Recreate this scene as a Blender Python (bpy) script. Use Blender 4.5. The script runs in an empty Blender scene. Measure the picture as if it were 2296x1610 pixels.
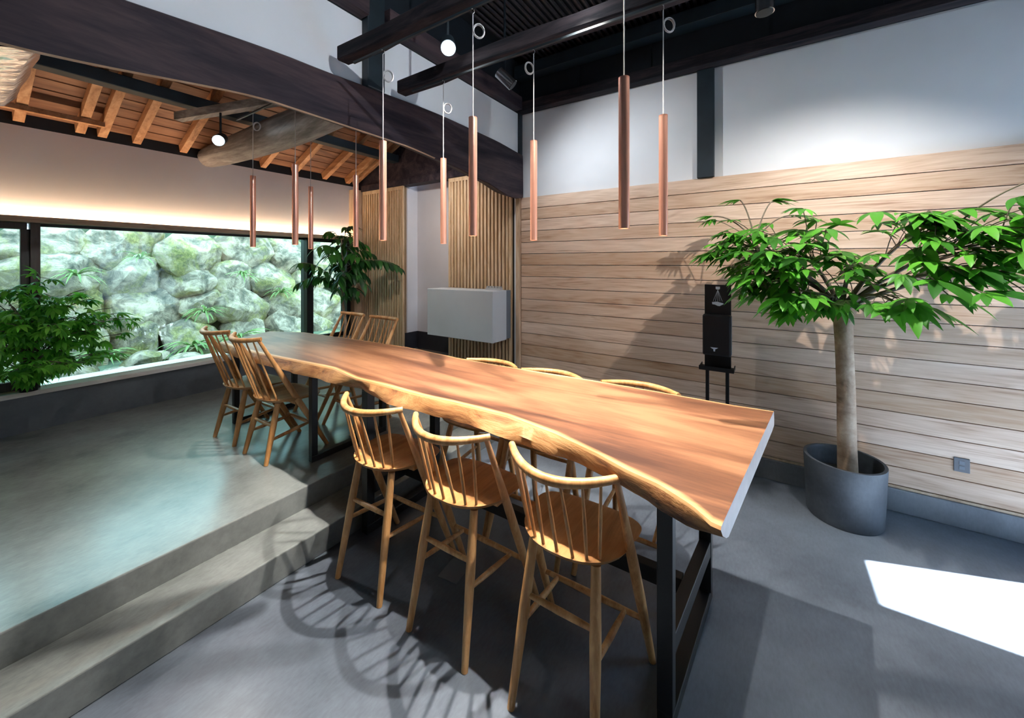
import bpy, math, random
from mathutils import Vector, Matrix, noise as mnoise
S = bpy.context.scene
C = bpy.context.collection
PI = math.pi
R = math.radians

# ------------------------------------------------------------------ camera
YAW = 33.4                       # x axis = along the window wall, y axis = along the boarded wall
cam_d = bpy.data.cameras.new('camera')
cam = bpy.data.objects.new('camera', cam_d); C.objects.link(cam)
cam_d.sensor_fit = 'HORIZONTAL'; cam_d.sensor_width = 36.0
cam_d.lens = 36.0 * 874.0 / 2296.0
cam_d.shift_y = -(805.0 - 590.0) / 2296.0
cam_d.clip_start = 0.02; cam_d.clip_end = 100
cam.location = (0, 0, 1.7)
cam.rotation_euler = (R(90), 0, R(YAW - 90))
S.camera = cam

# ------------------------------------------------------------------ world, sun, exposure
w = bpy.data.worlds.new('world'); S.world = w; w.use_nodes = True
bg = w.node_tree.nodes['Background']
bg.inputs['Color'].default_value = (0.42, 0.71, 1.0, 1)
bg.inputs['Strength'].default_value = 9.5
sun_d = bpy.data.lights.new('sun', 'SUN'); sun_d.energy = 170; sun_d.angle = R(0.6); sun_d.color = (0.84, 0.93, 1.0)
sun = bpy.data.objects.new('sun', sun_d); C.objects.link(sun)
sun.rotation_euler = Vector((-0.35 * 0.707, 0.94 * 0.707, -0.707)).to_track_quat('-Z', 'Y').to_euler()
S.view_settings.view_transform = 'Standard'
S.view_settings.look = 'None'
S.view_settings.gamma = 1.0
S.view_settings.use_curve_mapping = False
S.view_settings.exposure = 0.18
cy = S.cycles
cy.use_denoising = True
cy.max_bounces = 8; cy.diffuse_bounces = 5; cy.glossy_bounces = 4; cy.transmission_bounces = 6
cy.transparent_max_bounces = 12
cy.sample_clamp_indirect = 12.0
cy.caustics_reflective = False; cy.caustics_refractive = False

# ------------------------------------------------------------------ mesh helpers
class MB:
    def __init__(s):
        s.v = []; s.f = []; s.m = []; s.sm = []; s.col = []
    def add(s, vs, fs, mi=0, smooth=False, col=1.0):
        o = len(s.v)
        s.v += [tuple(p) for p in vs]
        s.col += ([col] * len(vs)) if not isinstance(col, (list, tuple)) else list(col)
        for f in fs:
            s.f.append(tuple(i + o for i in f)); s.m.append(mi); s.sm.append(smooth)
    def box(s, x0, y0, z0, x1, y1, z1, mi=0, M=None, col=1.0):
        vs = [Vector((x, y, z)) for z in (z0, z1) for y in (y0, y1) for x in (x0, x1)]
        if M is not None: vs = [M @ p for p in vs]
        s.add(vs, [(0, 2, 3, 1), (4, 5, 7, 6), (0, 1, 5, 4), (2, 6, 7, 3), (0, 4, 6, 2), (1, 3, 7, 5)], mi, False, col)
    def bar(s, a, b, wd, ht, mi=0, up=(0, 0, 1)):
        a = Vector(a); b = Vector(b); d = (b - a); L = d.length; d.normalize()
        u = Vector(up); sd = d.cross(u)
        if sd.length < 1e-4: sd = d.cross(Vector((1, 0, 0)))
        sd.normalize(); u = sd.cross(d)
        M = Matrix((( d.x, sd.x, u.x, a.x), (d.y, sd.y, u.y, a.y), (d.z, sd.z, u.z, a.z), (0, 0, 0, 1)))
        s.box(0, -wd / 2, -ht / 2, L, wd / 2, ht / 2, mi, M)
    def tube(s, pts, rad, n=10, mi=0, cap=True, squash=1.0, closed=False):
        pts = [Vector(p) for p in pts]; N = len(pts)
        if not isinstance(rad, (list, tuple)): rad = [rad] * N
        prev = None; vs = []
        for i in range(N):
            if closed: t = pts[(i + 1) % N] - pts[i - 1]
            else: t = pts[min(i + 1, N - 1)] - pts[max(i - 1, 0)]
            t.normalize()
            if prev is None:
                a = Vector((0, 0, 1)) if abs(t.z) < 0.9 else Vector((1, 0, 0))
                sd = t.cross(a).normalized()
            else:
                sd = (prev - t * prev.dot(t)).normalized()
            prev = sd; up = t.cross(sd)
            for k in range(n):
                an = 2 * PI * k / n
                vs.append(pts[i] + (sd * math.cos(an) + up * math.sin(an) * squash) * rad[i])
        fs = []
        for i in range(N if closed else N - 1):
            j = (i + 1) % N
            for k in range(n):
                fs.append((i * n + k, i * n + (k + 1) % n, j * n + (k + 1) % n, j * n + k))
        s.add(vs, fs, mi, True)
        if cap and not closed:
            o = len(s.v) - len(vs)
            s.f.append(tuple(o + k for k in reversed(range(n)))); s.m.append(mi); s.sm.append(False)
            s.f.append(tuple(o + (N - 1) * n + k for k in range(n))); s.m.append(mi); s.sm.append(False)
    def cyl(s, a, b, r, n=16, mi=0, r2=None):
        s.tube([a, b], [r, r if r2 is None else r2], n, mi)
    def lathe(s, prof, n=40, c=(0, 0, 0), mi=0):
        vs = []
        for (r, z) in prof:
            for k in range(n):
                a = 2 * PI * k / n
                vs.append((c[0] + r * math.cos(a), c[1] + r * math.sin(a), c[2] + z))
        fs = []
        for i in range(len(prof) - 1):
            for k in range(n):
                fs.append((i * n + k, i * n + (k + 1) % n, (i + 1) * n + (k + 1) % n, (i + 1) * n + k))
        s.add(vs, fs, mi, True)
    def prism(s, poly, z0, z1, mi=0):
        n = len(poly)
        s.add([(x, y, z0) for x, y in poly] + [(x, y, z1) for x, y in poly],
              [tuple(reversed(range(n))), tuple(range(n, 2 * n))] + [(i, (i + 1) % n, n + (i + 1) % n, n + i) for i in range(n)], mi)
    def build(s, name, mats, parent=None, bevel=0.0, loc=None):
        me = bpy.data.meshes.new(name)
        me.from_pydata(s.v, [], s.f)
        if not isinstance(mats, (list, tuple)): mats = [mats]
        for m in mats: me.materials.append(m)
        me.polygons.foreach_set('material_index', s.m)
        me.polygons.foreach_set('use_smooth', s.sm)
        if any(c != 1.0 for c in s.col):
            at = me.color_attributes.new('tone', 'FLOAT_COLOR', 'POINT')
            for i, c in enumerate(s.col): at.data[i].color = (c, c, c, 1)
        me.update()
        if any(s.sm): me.set_sharp_from_angle(angle=R(50))
        o = bpy.data.objects.new(name, me); C.objects.link(o)
        if parent is not None: o.parent = parent
        if loc is not None: o.location = loc
        if bevel > 0:
            b = o.modifiers.new('bevel', 'BEVEL'); b.width = bevel; b.segments = 2; b.limit_method = 'ANGLE'; b.angle_limit = R(40)
        return o

def thing(name, label, cat, loc=(0, 0, 0), rz=0.0, group=None):
    o = bpy.data.objects.new(name, None); C.objects.link(o)
    o.location = loc; o.rotation_euler = (0, 0, rz); o.empty_display_size = 0.1
    o['label'] = label; o['category'] = cat
    if group: o['group'] = group
    return o
def tag(o, label, cat, group=None):
    o['label'] = label; o['category'] = cat
    if group: o['group'] = group
    return o
def struct(o):
    o['kind'] = 'structure'; return o
def dup(root, loc, rz, label):
    kids = {}
    for o in bpy.data.objects:
        if o.parent is not None: kids.setdefault(o.parent.name, []).append(o)
    def cp(o, par):
        c = o.copy(); C.objects.link(c)
        if par is not None: c.parent = par
        for k in kids.get(o.name, []): cp(k, c)
        return c
    r = cp(root, None)
    r.location = loc; r.rotation_euler = (0, 0, rz); r['label'] = label
    return r

# ------------------------------------------------------------------ material helpers
def newmat(name):
    m = bpy.data.materials.new(name); m.use_nodes = True
    nt = m.node_tree; b = nt.nodes['Principled BSDF']
    return m, nt, b
def N(nt, t, **kw):
    n = nt.nodes.new(t)
    for k, v in kw.items(): setattr(n, k, v)
    return n
def L(nt, a, b): nt.links.new(a, b)
def ramp(nt, fac, stops):
    r = N(nt, 'ShaderNodeValToRGB'); e = r.color_ramp.elements
    while len(e) < len(stops): e.new(0.5)
    for i, (p, c) in enumerate(stops):
        e[i].position = p; e[i].color = (*c, 1) if len(c) == 3 else c
    L(nt, fac, r.inputs[0]); return r.outputs[0]
def coords(nt, scale=(1, 1, 1), loc=(0, 0, 0)):
    t = N(nt, 'ShaderNodeTexCoord'); mp = N(nt, 'ShaderNodeMapping')
    mp.inputs['Scale'].default_value = scale; mp.inputs['Location'].default_value = loc
    L(nt, t.outputs['Object'], mp.inputs[0]); return mp.outputs[0]
def noise(nt, vec, scale=5, detail=4, rough=0.5, dist=0.0):
    n = N(nt, 'ShaderNodeTexNoise'); n.inputs['Scale'].default_value = scale; n.inputs['Detail'].default_value = detail
    n.inputs['Roughness'].default_value = rough; n.inputs['Distortion'].default_value = dist
    L(nt, vec, n.inputs['Vector']); return n.outputs['Fac']
def bump(nt, b, h, st=0.2, dist=0.01):
    n = N(nt, 'ShaderNodeBump'); n.inputs['Strength'].default_value = st; n.inputs['Distance'].default_value = dist
    L(nt, h, n.inputs['Height']); L(nt, n.outputs[0], b.inputs['Normal'])
def plain(name, col, rough=0.5, metal=0.0, var=0.06, scale=8, spec=0.5, bmp=0.0):
    m, nt, b = newmat(name)
    f = noise(nt, coords(nt), scale, 3)
    lo = tuple(max(0, c * (1 - var)) for c in col); hi = tuple(min(1, c * (1 + var)) for c in col)
    L(nt, ramp(nt, f, [(0.3, lo), (0.7, hi)]), b.inputs['Base Color'])
    b.inputs['Roughness'].default_value = rough; b.inputs['Metallic'].default_value = metal
    b.inputs['Specular IOR Level'].default_value = spec
    if bmp: bump(nt, b, f, bmp)
    return m
def emit(name, col, st):
    m, nt, b = newmat(name)
    b.inputs['Base Color'].default_value = (*col, 1)
    b.inputs['Emission Color'].default_value = (*col, 1); b.inputs['Emission Strength'].default_value = st
    return m
def wood(name, dark, mid, light, axis='x', rough=0.45, scale=1.0, dist=1.2, bmp=0.05, ringsc=9.0, attr=False, per_obj=False):
    """straight-grained wood, grain running along AXIS"""
    m, nt, b = newmat(name)
    k = {'x': (0.12, 1, 1), 'y': (1, 0.12, 1), 'z': (1, 1, 0.12)}[axis]
    vec = coords(nt, tuple(a * scale for a in k))
    if per_obj:
        oi = N(nt, 'ShaderNodeObjectInfo'); sc = N(nt, 'ShaderNodeVectorMath', operation='SCALE')
        cx = N(nt, 'ShaderNodeCombineXYZ'); ml = N(nt, 'ShaderNodeMath', operation='MULTIPLY'); ml.inputs[1].default_value = 37.0
        L(nt, oi.outputs['Random'], ml.inputs[0])
        for i in range(3): L(nt, ml.outputs[0], cx.inputs[i])
        ad = N(nt, 'ShaderNodeVectorMath', operation='ADD'); L(nt, vec, ad.inputs[0]); L(nt, cx.outputs[0], ad.inputs[1]); vec = ad.outputs[0]
    w1 = noise(nt, vec, ringsc, 5, 0.6, dist)
    w2 = noise(nt, vec, ringsc * 9, 3, 0.6, 0.3)
    mx = N(nt, 'ShaderNodeMath', operation='MULTIPLY_ADD'); mx.inputs[1].default_value = 0.28
    L(nt, w2, mx.inputs[0]); L(nt, w1, mx.inputs[2])
    colr = ramp(nt, mx.outputs[0], [(0.42, dark), (0.6, mid), (0.82, light)])
    L(nt, colr, b.inputs['Base Color'])
    b.inputs['Roughness'].default_value = rough
    bump(nt, b, w2, bmp, 0.004)
    return m

# ------------------------------------------------------------------ materials
def concrete(name, lo, hi, rough=0.38, sc=1.0):
    m, nt, b = newmat(name)
    v = coords(nt)
    a = noise(nt, v, 0.9 * sc, 4, 0.5); c = noise(nt, v, 9 * sc, 3, 0.5); d = noise(nt, coords(nt, (1, 2.5, 1)), 30, 4, 0.6)
    m1 = N(nt, 'ShaderNodeMath', operation='MULTIPLY_ADD'); m1.inputs[1].default_value = 0.22; L(nt, c, m1.inputs[0]); L(nt, a, m1.inputs[2])
    m2 = N(nt, 'ShaderNodeMath', operation='MULTIPLY_ADD'); m2.inputs[1].default_value = 0.25; L(nt, d, m2.inputs[0]); L(nt, m1.outputs[0], m2.inputs[2])
    L(nt, ramp(nt, m2.outputs[0], [(0.52, lo), (1.0, hi)]), b.inputs['Base Color'])
    b.inputs['Roughness'].default_value = rough
    bump(nt, b, d, 0.03, 0.002)
    return m
M_floor = concrete('concrete_floor', (0.045, 0.054, 0.070), (0.155, 0.182, 0.222), 0.28)
M_plat = concrete('concrete_platform', (0.085, 0.093, 0.092), (0.245, 0.262, 0.255), 0.24)
M_kerb = concrete('concrete_kerb', (0.08, 0.09, 0.105), (0.15, 0.165, 0.185), 0.5, 1.6)
M_base = concrete('concrete_base', (0.13, 0.14, 0.16), (0.26, 0.28, 0.31), 0.6, 1.6)
M_white = plain('white_plaster', (0.80, 0.82, 0.85), 0.85, var=0.03, scale=3, bmp=0.03)
M_lilac = plain('pale_plaster', (0.74, 0.71, 0.73), 0.85, var=0.03, scale=3, bmp=0.03)
M_dark = wood('dark_timber', (0.008, 0.009, 0.013), (0.02, 0.018, 0.022), (0.05, 0.038, 0.042), 'y', 0.75, ringsc=12)
M_darkx = wood('dark_timber_x', (0.014, 0.012, 0.018), (0.036, 0.028, 0.036), (0.08, 0.055, 0.06), 'x', 0.6, ringsc=6)
for _m in (M_dark, M_darkx): _m.node_tree.nodes['Principled BSDF'].inputs['Specular IOR Level'].default_value = 0.15
M_post = plain('black_blue_post', (0.012, 0.022, 0.030), 0.55, var=0.25)
M_black = plain('dark_board', (0.006, 0.010, 0.015), 0.6, var=0.3)
M_bamboo = plain('smoked_bamboo', (0.03, 0.024, 0.026), 0.45, var=0.4, scale=20)
M_rafter = wood('rafter_wood', (0.24, 0.10, 0.04), (0.42, 0.20, 0.09), (0.6, 0.34, 0.18), 'y', 0.6, per_obj=True)
M_roofb = wood('roof_board', (0.085, 0.034, 0.018), (0.20, 0.085, 0.045), (0.34, 0.165, 0.09), 'x', 0.6, ringsc=5)
M_log = wood('old_log', (0.05, 0.045, 0.045), (0.20, 0.18, 0.175), (0.5, 0.47, 0.45), 'y', 0.55, ringsc=5)
M_oak = wood('oak_chair', (0.33, 0.14, 0.042), (0.50, 0.245, 0.085), (0.66, 0.38, 0.165), 'z', 0.38, ringsc=16, per_obj=True)
M_seat = wood('oak_seat', (0.25, 0.11, 0.032), (0.36, 0.175, 0.06), (0.50, 0.28, 0.115), 'x', 0.42, ringsc=10, per_obj=True)
M_trim = wood('pale_trim', (0.42, 0.27, 0.16), (0.58, 0.40, 0.26), (0.72, 0.54, 0.38), 'z', 0.5, ringsc=14)
M_trimx = wood('pale_trim_x', (0.36, 0.24, 0.15), (0.5, 0.36, 0.24), (0.64, 0.5, 0.36), 'x', 0.5, ringsc=14)
M_sill = wood('sill_wood', (0.60, 0.52, 0.47), (0.72, 0.65, 0.61), (0.82, 0.77, 0.74), 'x', 0.45, ringsc=14)
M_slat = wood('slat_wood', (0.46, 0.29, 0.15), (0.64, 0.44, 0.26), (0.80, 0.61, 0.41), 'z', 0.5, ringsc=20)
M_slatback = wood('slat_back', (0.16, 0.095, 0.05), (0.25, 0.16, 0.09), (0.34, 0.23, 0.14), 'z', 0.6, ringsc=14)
M_metal = plain('black_steel', (0.006, 0.0065, 0.008), 0.42, 0.0, var=0.1)
M_blackp = plain('black_plastic', (0.006, 0.006, 0.007), 0.5, var=0.1, spec=.3)
M_copper = plain('copper', (0.92, 0.47, 0.34), 0.30, 0.82, var=0.05)
M_cord = plain('white_cord', (0.50, 0.49, 0.49), 0.5, var=0.03)
M_steel = plain('steel', (0.65, 0.66, 0.68), 0.22, 1.0, var=0.05)
M_foil = plain('foil', (0.85, 0.84, 0.83), 0.22, 0.95, var=0.12, scale=11, bmp=1.0)
M_cab = plain('cabinet_white', (0.58, 0.62, 0.66), 0.45, var=0.015)
M_cabg = plain('cabinet_grey', (0.16, 0.18, 0.21), 0.5, var=0.03)
M_pot = concrete('pot_grey', (0.035, 0.042, 0.052), (0.085, 0.10, 0.12), 0.6, 5)
M_soil = plain('soil', (0.02, 0.018, 0.017), 0.9, var=0.4, scale=60, bmp=0.5)
M_warm = emit('warm_lamp', (1.0, 0.84, 0.64), 9)
M_cool = emit('lamp_face', (0.88, 0.95, 1.0), 60)
M_led = emit('warm_led', (1.0, 0.76, 0.50), 42)
M_darkbase = plain('dark_skirting', (0.025, 0.024, 0.030), 0.5, var=0.15)
M_brownfl = wood('brown_floor', (0.05, 0.022, 0.012), (0.10, 0.05, 0.03), (0.17, 0.09, 0.06), 'y', 0.4)
M_frame = wood('window_frame', (0.035, 0.026, 0.02), (0.075, 0.058, 0.047), (0.13, 0.105, 0.085), 'z', 0.45)
M_earth = plain('earth', (0.10, 0.12, 0.08), 0.95, var=0.5, scale=6, bmp=0.4)
M_icon = plain('icon_grey', (0.55, 0.6, 0.66), 0.5, var=0.02)
M_outlet = plain('outlet_grey', (0.12, 0.125, 0.14), 0.45, var=0.04)

def mat_planks():
    m, nt, b = newmat('cedar_planks')
    t = N(nt, 'ShaderNodeTexCoord'); sp = N(nt, 'ShaderNodeSeparateXYZ'); L(nt, t.outputs['Object'], sp.inputs[0])
    def mth(op, a, bb=None, c=None):
        n = N(nt, 'ShaderNodeMath', operation=op)
        for i, x in enumerate((a, bb, c)):
            if x is None: continue
            if isinstance(x, (int, float)): n.inputs[i].default_value = x
            else: L(nt, x, n.inputs[i])
        return n.outputs[0]
    idx = mth('FLOOR', mth('DIVIDE', mth('SUBTRACT', sp.outputs['Z'], 0.175), 0.1253))
    wn = N(nt, 'ShaderNodeTexWhiteNoise', noise_dimensions='1D'); L(nt, idx, wn.inputs['W'])
    cx = N(nt, 'ShaderNodeCombineXYZ')
    L(nt, mth('MULTIPLY_ADD', wn.outputs['Value'], 31.0, mth('MULTIPLY', sp.outputs['Y'], 0.55)), cx.inputs[0])
    L(nt, mth('MULTIPLY', sp.outputs['Z'], 6.5), cx.inputs[1]); L(nt, mth('MULTIPLY', idx, 3.7), cx.inputs[2])
    big = N(nt, 'ShaderNodeTexNoise'); big.inputs['Scale'].default_value = 1.3; big.inputs['Detail'].default_value = 2; big.inputs['Distortion'].default_value = 0.6
    L(nt, cx.outputs[0], big.inputs['Vector'])
    # cathedral rings from the sine of a smooth field
    rings = mth('SINE', mth('MULTIPLY', big.outputs['Fac'], 60.0))
    fine = noise(nt, coords(nt, (1, 0.06, 1)), 90, 3, 0.6)
    g = mth('MULTIPLY_ADD', rings, 0.075, mth('MULTIPLY_ADD', fine, 0.5, 0.25))
    knotv = N(nt, 'ShaderNodeTexNoise'); knotv.inputs['Scale'].default_value = 2.2; knotv.inputs['Detail'].default_value = 3; L(nt, cx.outputs[0], knotv.inputs['Vector'])
    g2 = mth('MULTIPLY_ADD', knotv.outputs['Fac'], 0.7, mth('SUBTRACT', g, 0.38))
    pc = ramp(nt, g2, [(0.18, (0.36, 0.19, 0.105)), (0.38, (0.58, 0.38, 0.25)), (0.75, (0.76, 0.56, 0.415))])
    hs = N(nt, 'ShaderNodeHueSaturation'); L(nt, pc, hs.inputs['Color'])
    L(nt, mth('MULTIPLY_ADD', wn.outputs['Value'], 0.3, 0.84), hs.inputs['Value'])
    L(nt, mth('MULTIPLY_ADD', wn.outputs['Value'], -0.25, 1.08), hs.inputs['Saturation'])
    L(nt, hs.outputs[0], b.inputs['Base Color']); b.inputs['Roughness'].default_value = 0.5
    bump(nt, b, fine, 0.06, 0.003)
    return m
M_planks = mat_planks()

def mat_slab():
    m, nt, b = newmat('slab_wood')
    v = coords(nt, (1, 0.11, 1))
    a = noise(nt, v, 4.5, 5, 0.55, 1.1); f = noise(nt, v, 60, 3, 0.6, 0.2); p = noise(nt, coords(nt, (1, 0.4, 1)), 2.0, 3, 0.5, 0.5)
    mx = N(nt, 'ShaderNodeMath', operation='MULTIPLY_ADD'); mx.inputs[1].default_value = 0.22; L(nt, f, mx.inputs[0]); L(nt, a, mx.inputs[2])
    mx2 = N(nt, 'ShaderNodeMath', operation='MULTIPLY_ADD'); mx2.inputs[1].default_value = 0.50; L(nt, p, mx2.inputs[0]); L(nt, mx.outputs[0], mx2.inputs[2])
    heart = ramp(nt, mx2.outputs[0], [(0.66, (0.055, 0.020, 0.011)), (0.84, (0.165, 0.067, 0.033)), (1.0, (0.30, 0.142, 0.072))])
    sapc = ramp(nt, mx2.outputs[0], [(0.55, (0.36, 0.17, 0.06)), (0.8, (0.56, 0.32, 0.14)), (1.05, (0.70, 0.45, 0.24))])
    at = N(nt, 'ShaderNodeAttribute', attribute_name='tone')
    ad = N(nt, 'ShaderNodeMath', operation='MULTIPLY_ADD'); ad.inputs[1].default_value = 0.5; L(nt, a, ad.inputs[0]); L(nt, at.outputs['Fac'], ad.inputs[2])
    fac = ramp(nt, ad.outputs[0], [(0.60, (0, 0, 0)), (0.88, (1, 1, 1))])
    mc = N(nt, 'ShaderNodeMix', data_type='RGBA'); L(nt, fac, mc.inputs['Factor']); L(nt, heart, mc.inputs['A']); L(nt, sapc, mc.inputs['B'])
    L(nt, mc.outputs['Result'], b.inputs['Base Color']); b.inputs['Roughness'].default_value = 0.4
    bump(nt, b, f, 0.05, 0.003)
    return m
M_slab = mat_slab()
def mat_bark():
    m, nt, b = newmat('live_edge')
    v = coords(nt, (1, 0.5, 1.6)); a = noise(nt, v, 7, 6, 0.65, 0.9); c = noise(nt, coords(nt), 2.2, 3, 0.5)
    mx = N(nt, 'ShaderNodeMath', operation='MULTIPLY_ADD'); mx.inputs[1].default_value = 0.5; L(nt, c, mx.inputs[0]); L(nt, a, mx.inputs[2])
    L(nt, ramp(nt, mx.outputs[0], [(0.56, (0.05, 0.018, 0.009)), (0.67, (0.20, 0.082, 0.028)), (0.80, (0.34, 0.165, 0.06)), (0.95, (0.48, 0.27, 0.115))]), b.inputs['Base Color'])
    b.inputs['Roughness'].default_value = 0.5; bump(nt, b, a, 0.35, 0.02)
    return m
M_bark = mat_bark()
M_end = plain('pale_end_grain', (0.62, 0.56, 0.53), 0.5, var=0.08, scale=20)
def mat_stone():
    m, nt, b = newmat('mossy_stone')
    v = coords(nt)
    oi = N(nt, 'ShaderNodeObjectInfo')
    ad = N(nt, 'ShaderNodeVectorMath', operation='ADD'); cx = N(nt, 'ShaderNodeCombineXYZ')
    ml = N(nt, 'ShaderNodeMath', operation='MULTIPLY'); ml.inputs[1].default_value = 50; L(nt, oi.outputs['Random'], ml.inputs[0])
    L(nt, ml.outputs[0], cx.inputs[0]); L(nt, v, ad.inputs[0]); L(nt, cx.outputs[0], ad.inputs[1]); v = ad.outputs[0]
    a = noise(nt, v, 5, 8, 0.7, 0.5); c = noise(nt, v, 2.3, 6, 0.7, 0.6); d = noise(nt, v, 26, 4, 0.7)
    st = ramp(nt, a, [(0.34, (0.07, 0.065, 0.05)), (0.46, (0.25, 0.185, 0.15)), (0.60, (0.66, 0.48, 0.39))])
    ms = ramp(nt, d, [(0.3, (0.10, 0.12, 0.03)), (0.55, (0.38, 0.31, 0.10)), (0.75, (0.62, 0.50, 0.22))])
    fac = ramp(nt, c, [(0.49, (0, 0, 0)), (0.62, (0.85, 0.85, 0.85))])
    mc = N(nt, 'ShaderNodeMix', data_type='RGBA'); L(nt, fac, mc.inputs['Factor']); L(nt, st, mc.inputs['A']); L(nt, ms, mc.inputs['B'])
    L(nt, mc.outputs['Result'], b.inputs['Base Color']); b.inputs['Roughness'].default_value = 0.85
    bump(nt, b, a, 0.9, 0.05)
    return m
M_stone = mat_stone()
def leafmat(name, lo, hi, rough=0.42, tl=0.3):
    m, nt, b = newmat(name)
    g = N(nt, 'ShaderNodeNewGeometry')
    rr = ramp(nt, g.outputs['Random Per Island'], [(0.0, lo), (1.0, hi)])
    L(nt, rr, b.inputs['Base Color']); b.inputs['Roughness'].default_value = rough
    tr = N(nt, 'ShaderNodeBsdfTranslucent'); L(nt, rr, tr.inputs['Color'])
    mx = N(nt, 'ShaderNodeMixShader'); mx.inputs[0].default_value = tl
    L(nt, b.outputs[0], mx.inputs[1]); L(nt, tr.outputs[0], mx.inputs[2])
    L(nt, mx.outputs[0], nt.nodes['Material Output'].inputs['Surface'])
    return m
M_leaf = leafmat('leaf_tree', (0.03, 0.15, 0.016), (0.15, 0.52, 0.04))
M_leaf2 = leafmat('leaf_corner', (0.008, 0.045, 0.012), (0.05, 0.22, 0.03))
M_leaf3 = leafmat('leaf_sill', (0.06, 0.30, 0.03), (0.26, 0.72, 0.08), .42, .5)
M_fern = leafmat('leaf_fern', (0.16, 0.26, 0.08), (0.36, 0.46, 0.18), 0.6)
M_trunk = wood('trunk_bark', (0.20, 0.13, 0.085), (0.36, 0.25, 0.17), (0.52, 0.40, 0.29), 'x', 0.7, ringsc=6)
M_twig = plain('twig', (0.16, 0.13, 0.09), 0.7, var=0.3)
def mat_glass():
    m, nt, b = newmat('window_glass')
    tr = N(nt, 'ShaderNodeBsdfTransparent'); tr.inputs[0].default_value = (0.90, 1.0, 0.88, 1)
    gl = N(nt, 'ShaderNodeBsdfGlossy'); gl.inputs['Roughness'].default_value = 0.0
    fr = N(nt, 'ShaderNodeFresnel'); fr.inputs[0].default_value = 1.5
    mx = N(nt, 'ShaderNodeMixShader'); L(nt, fr.outputs[0], mx.inputs[0]); L(nt, tr.outputs[0], mx.inputs[1]); L(nt, gl.outputs[0], mx.inputs[2])
    L(nt, mx.outputs[0], nt.nodes['Material Output'].inputs['Surface'])
    return m
M_glass = mat_glass()

# ------------------------------------------------------------------ room
XW = 3.69      # boarded wall
YB = 2.33      # upper wall over the big beam
YG = 5.2       # window wall
XL = -2.6; YR = -2.4; ZC = 3.92
PZ = 0.28      # platform
b = MB(); b.box(XL - .2, YR - .6, -0.15, XW + .2, 2.48, 0); struct(b.build('floor', M_floor))
b = MB(); b.box(XL, 2.46, -0.14, 5.0, YG + .12, PZ); struct(b.build('floor', M_plat, bevel=0.006))
b = MB(); b.box(XL, 2.18, 0.0, XW, 2.459, 0.145); struct(b.build('floor', M_plat, bevel=0.006))
# boarded wall
b = MB()
nb = 18; z0 = 0.175; bh = 0.1253
for i in range(nb):
    b.box(XW, -2.4, z0 + i * bh + .0026, XW + .03, 2.31, z0 + (i + 1) * bh - .0026)
struct(b.build('wall_right', M_planks, bevel=0.0016))
b = MB(); b.box(XW + .028, -2.4, 0.15, XW + .12, 2.42, ZC); b.box(XW + .026, -2.4, 2.43, XW + .04, 2.42, 3.35)
struct(b.build('wall_right', M_white))
b = MB(); b.box(XW - .006, -2.4, .157, XW + .014, 2.31, .172); struct(b.build('trim_1', M_trimx))
b = MB(); b.box(XW - .022, -2.4, 0, XW + .12, 2.18, .155); struct(b.build('baseboard_right', M_base, bevel=.004))
b = MB(); b.box(XW - .03, 2.315, .145, XW + .04, 2.365, 2.42); struct(b.build('trim_2', M_trim, bevel=.003))
# upper wall above the beam
b = MB(); b.box(XL, YB, 2.78, XW + .1, YB + .1, ZC); struct(b.build('wall_beam', M_white))
# dark boarding above the plates
b = MB(); b.box(XW - .005, -2.4, 3.35, XW + .0, YB, ZC); b.box(XL, YB - .006, 3.36, XW, YB, ZC)
for y in (-1.6, -.7, .0, .9, 1.6): b.box(XW - .02, y, 3.46, XW - .004, y + .035, ZC)
struct(b.build('trim_3', M_black))
# ceiling
b = MB(); b.box(XL - .2, YR - .2, ZC, XW + .2, 2.6, ZC + .1)
struct(b.build('ceiling', M_black))
b = MB(); k = 0
rnd = random.Random(4)
y = -1.9
while y < 2.2:
    r = rnd.uniform(.012, .017)
    b.tube([(1.99, y, ZC - .03), (2.8, y + rnd.uniform(-.006, .006), ZC - .03), (3.66, y, ZC - .03)], r, 6); y += .055
struct(b.build('ceiling', M_bamboo))
b = MB()
for x in (2.5, 3.2): b.box(x, -2.2, ZC - .075, x + .05, 2.3, ZC - .05)
struct(b.build('ceiling', M_dark))
# block above, added to keep sun off the garden; unseen walls
b = MB(); b.box(XL - .3, YR - .3, ZC + .1, 6.5, 2.7, 8.4); struct(b.build('wall_sunblock', M_white))
b = MB()
b.box(XL, YR - .12, 2.18, XW + .2, YR, ZC)                       # over the shop front
b.box(XL, YR - .12, 0, 2.3, YR, 2.18)
struct(b.build('wall_rear', M_white))
b = MB()
b.box(XL - .12, YR, 0, XL, YG + .2, ZC)
struct(b.build('wall_left', M_white))
b = MB(); b.box(-4, -5.3, 2.3, 3.44, YR - .12, 2.4); struct(b.build('added_awning', M_white))   # unseen awning added to block the sun outside the shop front
b = MB(); b.box(-14, -14, -.3, 14, 16, -.16); struct(b.build('floor', M_floor))

b = MB(); b.box(-14, -9.2, -.16, 14, -9.0, 3.6); struct(b.build('wall_skyblock', M_base))  # unseen wall added to cut the sky light coming through the door
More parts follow.
